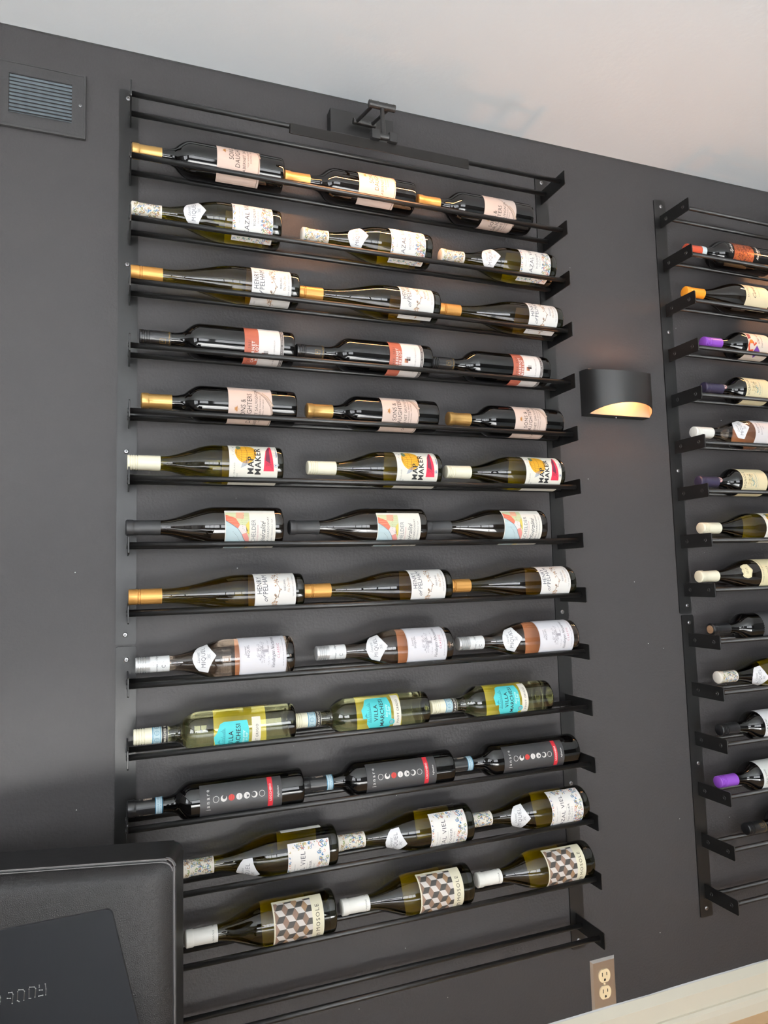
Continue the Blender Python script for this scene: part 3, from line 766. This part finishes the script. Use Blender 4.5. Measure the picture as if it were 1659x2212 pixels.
# the two neck wraps of the straw bottle sit on the cap
prof, parts = TYPES['villa']; cp = cap_mesh('ridge', .062, M_creamc)[1]
TYPES['villa'] = (prof, [(n, me, r) for n, me, r in parts if n != 'neck_wrap']+[('cap_print', cb.mesh('cap_print', cp, .0335, 0, .00015), 1), ('cap_print', cv.mesh('cap_print', cp, .0505, 0, .00015), 1)])
pJ = bordeaux(.342, .0375, .070, .119)
cj = Art(92, 13, 'b7ccd4'); cj.text('DENOMINAZIONE DI ORIGINE', 0, 1.6, 3.6, '55788a'); cj.text('CONTROLLATA GARANTITA', 0, -3, 3.6, '55788a'); cj.rect(-46, 46, 5.4, 6.5, '2d7fa0', 1); cj.rect(-46, 46, -6.5, -5.4, '2d7fa0', 1)
cj2 = Art(92, 34, M_blackc)
cj2.text('janare', -20, 11, 4.6, 'c8c0b8', track=1.3); cj2.text('janare', 24, 11, 4.6, 'c8c0b8', track=1.3)
for s in (-22, 22):
    cj2.rect(s-6, s+6, -12, 4, 'a8998c', 1)
    for k in range(4): cj2.line(s-4, -9+3.6*k, s+4, -7+3.0*k, .9, '26221f', 2)
btype('janare', pJ, M_red, 'foil', .067, M_blackc, [('label', art_janare(), .133, 0)], capart=('cap_print', cj, .052))
prof, parts = TYPES['janare']; cp = cap_mesh('foil', .067, M_blackc)[1]; parts.append(('cap_print', cj2.mesh('cap_print', cp, .017, 0, .00012), 1))
pO = burgundy(.297, .0422, .060, .160, .0150, .95)
co = Art(95, 12, M_whitec); co.text('m MOSOLE     m MOSOLE     m MOSOLE', 0, 0, 4.6, '55524a', track=1.15)
btype('mosole', pO, M_green, 'foil', .061, M_whitec, [('label', art_mosole(), .166, 0)], back=(84, 90, .156, M_back), capart=('cap_print', co, .046))
# bottles seen on the right-hand rack only
btype('copper', bordeaux(.31, .038), M_red, 'foil', .066, M_redc, [('neck_label', script_art(['Spice'], 74, 16, 14), .124, 0), ('label', art_copper(), .144, 0), ('strip_label', script_art(['Red Blend', 'vintage'], 70, 26, 11), .219, 0)], bands=[(.050, .0662, .0158, M_bandw)])
btype('cuvee', pX, mat('brown_black_glass'), 'foil', .063, M_orange, [('label', art_cuvee(), .184, 0)])
btype('purple', bordeaux(.31, .038), M_red, 'ridge', .060, M_purple, [('label', art_purple(), .128, 0)])
btype('vignole', bordeaux(.31, .038, .076, .118), M_red, 'foil', .064, M_navy, [('label', art_vignole(), .122, 0), ('seal', art_seal(), .058, .35)])
btype('rosewhite', pR, M_rose, 'ridge', .062, M_whitec, [('label', art_plain([('NOSTRE', 34, 8), ('PAYS D\'OC ROSE', 22, 5), ('2023', 14, 4)], 'e2dcdc'), .184, 0), ('neck_label', art_miquel(), .119, 0)], back=(86, 88, .170, 'f0c0a0'))
btype('creamtag', pX, mat('brown_black_glass'), 'foil', .062, M_creamc, [('label', art_plain([('GRAND VIN DE BOURGOGNE', 38, 5), ('2023', 20, 9)], 'e8dcb4'), .182, 0), ('neck_label', art_tag(), .125, 0)])
cbm = bmesh.new(); lathe(cbm, [(-.0004, 0), (-.0004, .011), (.0004, .0112)], 20, capb=False); cme = D.meshes.new('cork'); cbm.to_mesh(cme); cbm.free(); cme.materials.append(M_tan)
btype('zig', bordeaux(.31, .038, .070, .118), M_red, 'foil', .060, M_blackc, [('label', art_zig(), .150, 0)], ends=('cork', cme))
btype('whitelab', bordeaux(.31, .038), M_red, 'ridge', .060, M_blackc, [('label', art_plain([('GRAND', 38, 9), ('RESERVE', 26, 7)], 'e6e6e8'), .124, 0)])
btype('whitepurple', bordeaux(.31, .038), M_red, 'ridge', .060, M_purple, [('label', art_plain([('OLD VINE', 34, 8)], 'e2e4e0'), .122, 0)])

NAMED = {'glass_body': None}
def bottle(key, x0, row, roll, label, group=None, rk=1, sx=1.0):
    prof, parts = TYPES[key]; R = max(r for x, r in prof)
    dz = math.sqrt((R+.0004+RR)**2-((YF-YR)/2)**2)
    z = rowz(row)+dz+(0 if rk == 1 else -.0021)
    t = empty('wine_bottle', (x0, YAX, z), label, 'wine bottle', group)
    for nm, me, rolls in parts:
        o = D.objects.new(nm, me); COL.objects.link(o); o.parent = t; o.scale = (sx, 1, 1)
        o.rotation_euler = (math.radians(-roll) if rolls else 0, 0, 0)
    return t
ORD = ('left', 'middle', 'right')
def rowof(key, row, xs, rolls, what, place, gr, sxs=(1, 1, 1)):
    for k in range(3):
        bottle(key, xs[k], row, rolls[k], '%s, %s on %s row of left rack' % (what, ORD[k], place), gr, 1, sxs[k])
# rows of the left rack, counted from the picture light down
rowof('sons', 1, (.0005, .3215, .647), (26, 32, -48), 'gold-capped red wine, pinkish label', 'top filled', 'gold-capped red wines on the top filled row', (1.015, 1, .99))
rowof('cazal', 2, (-.0005, .3605, .7045), (5, 4, 4), 'floral-capped green bottle, floral label', 'second', 'floral-capped bottles on the second row')
rowof('henry', 3, (-.0003, .344, .690), (-10, 14, 8), 'amber-capped slim bottle, branch label', 'third', 'amber-capped bottles on the third row', (1.015, 1, .985))
rowof('merlot', 4, (.0171, .344, .666), (-38, -16, -6), 'black-capped red wine, rust-and-white label', 'fourth', 'rust-labelled bottles on the fourth row')
rowof('sons', 5, (.0206, .3645, .709), (-22, 0, 0), 'gold-capped red wine, pinkish label', 'fifth', 'gold-capped red wines on the fifth row', (1.015, .99, .98))
rowof('map', 6, (-.0044, .3652, .699), (5, 0, 0), 'cream-capped green bottle, yellow balloon label', 'sixth', 'balloon-labelled bottles on the sixth row')
rowof('chelder', 7, (-.0071, .3215, .639), (-26, -32, -14), 'black-capped dark bottle, field-map label', 'seventh', 'map-labelled bottles on the seventh row')
rowof('henry', 8, (-.0010, .3490, .6885), (14, 14, 14), 'amber-capped slim bottle, branch label', 'eighth', 'amber-capped bottles on the eighth row', (1.015, 1, .985))
rowof('rose', 9, (.0123, .3770, .7145), (20, 15, 12), 'silver-capped rosé bottle, white label', 'ninth', 'rosé bottles on the ninth row')
rowof('villa', 10, (.0096, .3210, .6405), (-27, 8, 8), 'straw-coloured clear bottle, turquoise label', 'tenth', 'turquoise-labelled bottles on the tenth row', (1.03, 1, 1))
rowof('janare', 11, (-.0019, .3410, .672), (8, 8, 8), 'black bottle, dark moon-circle label', 'eleventh', 'moon-labelled bottles on the eleventh row')
rowof('cazal', 12, (.0990, .4140, .7203), (-42, -20, -5), 'floral-capped green bottle, floral label', 'twelfth', 'floral-capped bottles on the twelfth row')
rowof('mosole', 13, (.1058, .4210, .740), (1, 2, 2), 'white-capped green bottle, cube-pattern label', 'lowest', 'cube-labelled bottles on the lowest filled row')
R2L = [('copper', 1.475, 10, 'red-foil capped bottle with copper landscape label'), ('cuvee', 1.462, 20, 'orange-capped dark bottle with cream script label'),
       ('purple', 1.517, 10, 'purple-capped bottle with a colourful swirl label'), ('vignole', 1.5055, 5, 'navy-capped bottle with red-ringed seal, fourth row from the top'),
       ('rosewhite', 1.460, 20, 'rosé bottle with white screw cap and pale label'), ('vignole', 1.465, 5, 'navy-capped bottle with red-ringed seal, below the white-capped rosé'),
       ('map', 1.462, 5, 'cream-capped green bottle with balloon label'), ('creamtag', 1.444, 20, 'cream-capped dark bottle with shield-shaped neck tag'),
       ('zig', 1.473, 0, 'black bottle with exposed cork and jagged grey label'), ('cazal', 1.485, -12, 'green bottle with floral capsule and white shield label'),
       ('whitelab', 1.480, 10, 'black-capped dark bottle with plain white label'), ('whitepurple', 1.463, 10, 'purple-capped bottle with plain white label, near the bottom'),
       ('merlot', 1.548, 30, 'black-capped bottle with gold cap emblem, lowest')]
for i, (k, x, r, lab) in enumerate(R2L):
    bottle(k, x, i+1, r, lab+' on the right-hand rack', None, 2)

# ------------------------------------------------------------------ picture lights
def picture_light(xc, label):
    t = empty('picture_light', (xc, 0, .08), label, 'wall lamp'); B = Vector((xc, 0, .08))
    def lk(name, bm, m, sm=False):
        bmesh.ops.translate(bm, verts=bm.verts, vec=(0, 0, -.08)); return link(name, bm, m, t, sm, 40)
    bm = bmesh.new(); bevbox(bm, -.080, .080, -.030, 0, .050, .110, .0015); lk('wall_box', bm, M_blk2)
    def hub(z, y, L, r, nm, sq=False):
        bm = bmesh.new()
        tube(bm, (-L/2, y, z), (L/2, y, z), r, 20)
        for a in (-L/2+.004, -L*.17, L*.17, L/2-.004): tube(bm, (a-.0008, y, z), (a+.0008, y, z), r*1.06, 20)
        lk(nm, bm, M_blk2, True)
    hub(.0780, -.0440, .056, .0070, 'lower_hinge'); hub(.0420, -.1620, .062, .0078, 'elbow_hinge')
    bm = bmesh.new(); tube(bm, (-.019, -.046, .078), (-.019, -.160, .043), .0040, 14); lk('arm', bm, M_blk2, True)
    bm = bmesh.new(); tube(bm, (.019, -.046, .078), (.019, -.160, .043), .0040, 14); lk('arm', bm, M_blk2, True)
    bm = bmesh.new(); tube(bm, (0, -.162, .042), (0, -.168, -.030), .0050, 14); lk('arm', bm, M_blk2, True)
    bm = bmesh.new(); tube(bm, (-.011, -.168, -.034), (.011, -.168, -.034), .0072, 20)
    bevbox(bm, -.030, -.011, -.1765, -.1590, -.0460, -.0245, .001); bevbox(bm, .011, .030, -.1765, -.1590, -.0460, -.0245, .001); lk('bar_clamp', bm, M_blk2)
    bm = bmesh.new(); prism(bm, [(-.1550, -.0455), (-.1550, -.0605), (-.1655, -.0605), (-.1655, -.0685), (-.1670, -.0685), (-.1670, -.0455)], 'x', -.2105, .2105); bmesh.ops.recalc_face_normals(bm, faces=bm.faces[:]); lk("light_bar", bm, mat("dark_bronze_bar", (.0045, .0036, .003), .5, spec=.25))
    bm = bmesh.new(); box(bm, -.203, .203, -.1650, -.1560, -.0612, -.0606); bmesh.ops.recalc_face_normals(bm, faces=bm.faces[:]); lk('diffuser', bm, M_led)
    return t
picture_light(.524, 'black swing-arm picture light with long bar above the left wine rack')
picture_light(X2+.524, 'black swing-arm picture light above the right-hand wine rack, just out of view')

# ------------------------------------------------------------------ wall sconce
t = empty('wall_sconce', (1.240, 0, -.5305), 'black half-round wall sconce glowing warm between the two wine racks', 'wall lamp')
def lks(name, bm, m, sm=False, ang=40): return link(name, bm, m, t, sm, ang)
bm = bmesh.new(); n = 32; hw = .103; dp = .092
O = []; I = []
for i in range(n+1):
    a = PI*i/n; x = -hw*math.cos(a); s = math.sin(a); y = -dp*s**.8
    q_ = max(0, -y-.024)/(dp-.024); zt = .0615-.0175*q_; zb = -.0615+.0230*q_
    O.append((bm.verts.new((x, y, zb)), bm.verts.new((x, y, zt))))
    k = 1-.0018/hw; I.append((bm.verts.new((x*k, y*k, zb)), bm.verts.new((x*k, y*k, zt))))
for i in range(n):
    bm.faces.new((O[i][0], O[i+1][0], O[i+1][1], O[i][1])); f = bm.faces.new((I[i+1][0], I[i][0], I[i][1], I[i+1][1])); f.material_index = 1
    bm.faces.new((O[i][0], I[i][0], I[i+1][0], O[i+1][0])); bm.faces.new((O[i][1], O[i+1][1], I[i+1][1], I[i][1]))
link('shade', bm, [M_blk2, M_shadein], t, True, 40)
bm = bmesh.new(); bevbox(bm, -.0995, .0995, -.030, 0, -.0612, .0612, .001)
lks('back_box', bm, M_blk2)
bm = bmesh.new(); box(bm, -.097, .097, -.0315, -.0302, -.0608, .0608); lks('reflector', bm, M_shadein)
bm = bmesh.new(); box(bm, -.022, .022, -.066, -.0540, .004, .018); lks('bulb', bm, M_bulb)
bm = bmesh.new(); box(bm, -.010, .010, -.054, -.0300, .007, .015); lks('bulb_holder', bm, M_blk2)
bm = bmesh.new(); bmesh.ops.create_uvsphere(bm, u_segments=12, v_segments=8, radius=.0028, matrix=Matrix.Translation((0, -.012, -.0618))); lks('screw', bm, M_screw, True)

# ------------------------------------------------------------------ power outlet
t = empty('power_outlet', (1.1125, 0, -2.023), 'steel-plated duplex power outlet with ivory sockets above the skirting board', 'outlet')
bm = bmesh.new(); w2, h2 = .0365, .0580
A = [bm.verts.new(p) for p in ((-w2, 0, -h2), (w2, 0, -h2), (w2, 0, h2), (-w2, 0, h2))]
B = [bm.verts.new(p) for p in ((-w2+.005, -.0055, -h2+.005), (w2-.005, -.0055, -h2+.005), (w2-.005, -.0055, h2-.005), (-w2+.005, -.0055, h2-.005))]
bm.faces.new(B); [bm.faces.new((A[i], A[(i+1) % 4], B[(i+1) % 4], B[i])) for i in range(4)]
link('cover_plate', bm, M_steel, t)
for zc in (.0195, -.0195):
    bm = bmesh.new(); pts = []
    for a in range(-60, 61, 12): pts.append((.0172*math.cos(math.radians(a)), zc+.0172*math.sin(math.radians(a))))
    pts = [(x, z) for x, z in pts]; pts += [(-x, 2*zc-z) for x, z in pts]
    prism(bm, pts, 'y', -.0078, -.0052); bmesh.ops.recalc_face_normals(bm, faces=bm.faces[:])
    s = link('socket', bm, M_ivory, t)
    bm = bmesh.new(); box(bm, -.0078, -.0056, -.0081, -.0077, zc-.0005, zc+.0085); box(bm, .0052, .0074, -.0081, -.0077, zc+.0005, zc+.0080)
    bmesh.ops.create_circle(bm, cap_ends=True, segments=12, radius=.0028, matrix=Matrix.Translation((0, -.0080, zc-.0085)) @ Matrix.Rotation(PI/2, 4, 'X')); box(bm, -.0028, .0028, -.0081, -.0077, zc-.0115, zc-.0085)
    link('slot', bm, M_dark, s)
bm = bmesh.new(); bmesh.ops.create_uvsphere(bm, u_segments=12, v_segments=8, radius=.0034, matrix=Matrix.Translation((0, -.0058, 0)) @ Matrix.Scale(.5, 4, (0, 1, 0))); link('screw', bm, M_ivory, t, True)

# ------------------------------------------------------------------ black leather chair (seen from the front, turned a little)
CR = -math.radians(14)
cw, ct = .50, .078            # width and thickness of the back
corner = Vector((.0705, -.309, 0)); zt = -1.446
ax = Vector((math.cos(CR), math.sin(CR), 0)); ay = Vector((-math.sin(CR), math.cos(CR), 0))
org = corner-ax*(cw/2)+ay*(ct/2)
t = empty('leather_chair', (org.x, org.y, ZF), 'black leather high-back seat with piped edges in the lower left corner', 'chair', None, CR)
H = zt-ZF
def lc(name, bm, m, sm=False, ang=35): return link(name, bm, m, t, sm, ang)
bm = bmesh.new()    # shell: top band and sides
pts = roundrect(-cw/2, cw/2, .33, H, .016, 5, (1, 1, 0, 0))
prism(bm, pts, 'y', -ct/2, ct/2)
bmesh.ops.bevel(bm, geom=[e for e in bm.edges if abs(e.verts[0].co.y-e.verts[1].co.y) < 1e-6], offset=.005, segments=3, affect='EDGES')
bmesh.ops.recalc_face_normals(bm, faces=bm.faces[:]); lc('back_shell', bm, M_vinyl, True)
# padded front panel
nx, nz = 40, 50; bm = bmesh.new(); g = []
for j in range(nz+1):
    rw = []
    for i in range(nx+1):
        u = i/nx*2-1; vv = j/nz*2-1; x = u*(cw/2-.004); z = .34+(H-.006-.34)*(vv+1)/2
        e = (1-abs(u)**9)*(1-abs(vv)**30)
        e = max(e, 0)**.8
        # rounded top corners of the panel
        if vv > .9 and abs(u) > .9: z -= .010*((abs(u)-.9)/.1)**2
        rw.append(bm.verts.new((x, -ct/2-.001-.020*e-.004*e*math.sin(vv*2+u*1.3), z)))
    g.append(rw)
for j in range(nz):
    for i in range(nx): bm.faces.new((g[j][i], g[j][i+1], g[j+1][i+1], g[j+1][i]))
lc('back_pad', bm, M_leather, True, 60)
bm = bmesh.new(); y = -ct/2-.001
def edge(off, zo):
    pts = [(-cw/2+off, y, .36)]+[(-cw/2+off, y, .36+(H-.02-.36)*k/8) for k in range(1, 9)]
    for a in (165, 140, 115, 90): pts.append((-cw/2+off+.015+.015*math.cos(math.radians(a)), y, H-zo-.015+.015*math.sin(math.radians(a))))
    r = [(-p[0], p[1], p[2]) for p in pts[::-1]]; return pts+r
path(bm, edge(.0015, .0005), .0011, 8); lc('piping', bm, M_stitch, True)
bm = bmesh.new(); path(bm, [(p[0], p[1]-.0008, p[2]) for p in edge(.0045, .0048) if p[2] > H-.022], .0010, 8); lc('piping', bm, M_stitch, True)
bm = bmesh.new(); bevbox(bm, -cw/2, cw/2, -ct/2-.48, -ct/2+.01, .34, .45, .02, 4); lc('seat', bm, M_leather, True)
for sx in (-1, 1):
    for yy in (-ct/2-.44, ct/2-.04):
        bm = bmesh.new(); tube(bm, (sx*(cw/2-.04), yy, 0), (sx*(cw/2-.04), yy, .345), .014, 12, r2=.02); lc('leg', bm, M_blk, True)

# ------------------------------------------------------------------ table and menu in the foreground
tb = empty('dining_table', (-.35, -1.28, ZF), 'dark dining table under the standing menu, just below the frame', 'table')
TZ = -1.455
bm = bmesh.new(); bevbox(bm, -.40, .40, -.30, .36, TZ-ZF-.03, TZ-ZF, .003); link('table_top', bm, mat('dark_table_top', (.03, .022, .018), .4), tb)
bm = bmesh.new(); tube(bm, (0, 0, .02), (0, 0, TZ-ZF-.03), .035, 20); link('pedestal', bm, M_blk, tb, True, 40)
bm = bmesh.new(); tube(bm, (0, 0, 0), (0, 0, .02), .24, 32); link('foot', bm, M_blk, tb, True, 40)
Am = Vector((-.0203, -.9706, -1.2316)); Tm = Vector((-.9171, .3628, -.1650)); Dm = Vector((.2147, .1008, -.9715))
Tm.normalize(); Dm = (Dm-Tm*Dm.dot(Tm)).normalized(); Nm = Tm.cross(Dm).normalized()
if Nm.dot(CAM-Am) < 0: Nm = -Nm
m = empty('menu', Am, 'dark charcoal menu board with embossed lettering drawn as highlights in the lower left foreground', 'menu')
X = Tm; Y = Dm; Z = Nm
def mp(a, b, c): return X*a+Y*b+Z*c
MW, MH, MT = .165, .2270, .0016
bm = bmesh.new()
pts = roundrect(0, MW, 0, MH, .0042, 5)
Aa = [bm.verts.new(mp(p[0], p[1], 0)) for p in pts]; Bb = [bm.verts.new(mp(p[0], p[1], -MT)) for p in pts]
n = len(pts); bm.faces.new(Aa); bm.faces.new(Bb[::-1])
for i in range(n): bm.faces.new((Aa[i], Bb[i], Bb[(i+1) % n], Aa[(i+1) % n]))
bmesh.ops.bevel(bm, geom=[e for e in bm.edges if len(e.link_faces) == 2 and e.calc_face_angle(0) > 1.2], offset=.0007, segments=2, affect='EDGES')
bmesh.ops.recalc_face_normals(bm, faces=bm.faces[:]); link('cover', bm, M_menu, m, True, 40)
# silver strokes paint the highlights on the edges of the embossed letters; pixel positions of the lettering are turned into points of the cover plane
def onplane(u, v):
    d = Fw+R2*((u-829.5)/F_PX)-U2*((v-1106)/F_PX); k = (Am-CAM).dot(Nm)/d.dot(Nm); return CAM+d*k-Am
q = 1659/160
G = [[[(1015, 365), (1030, 480), (1025, 610)], [(880, 395), (880, 440)], [(885, 505), (950, 500)], [(870, 640), (960, 620)]],
     [[(650, 480), (650, 690), (690, 690)], [(665, 440), (770, 435), (800, 470), (785, 660)]],
     [[(400, 540), (390, 740), (430, 760)], [(420, 500), (520, 495), (550, 530), (535, 730)]],
     [[(195, 565), (270, 555), (295, 600), (275, 800)], [(165, 690), (235, 690)]],
     [[(0, 640), (12, 680), (4, 760), (-10, 830)]]]
for g_ in G:
    bm = bmesh.new()
    for st in g_: 
        P = [onplane(a/q, 2090+b/q) for a, b in st]
        path(bm, P, .00026, 8)
        for p_ in P: bmesh.ops.create_uvsphere(bm, u_segments=8, v_segments=6, radius=.00048, matrix=Matrix.Translation(p_))
    link('letter_highlight', bm, M_emboss, m, True, 60)
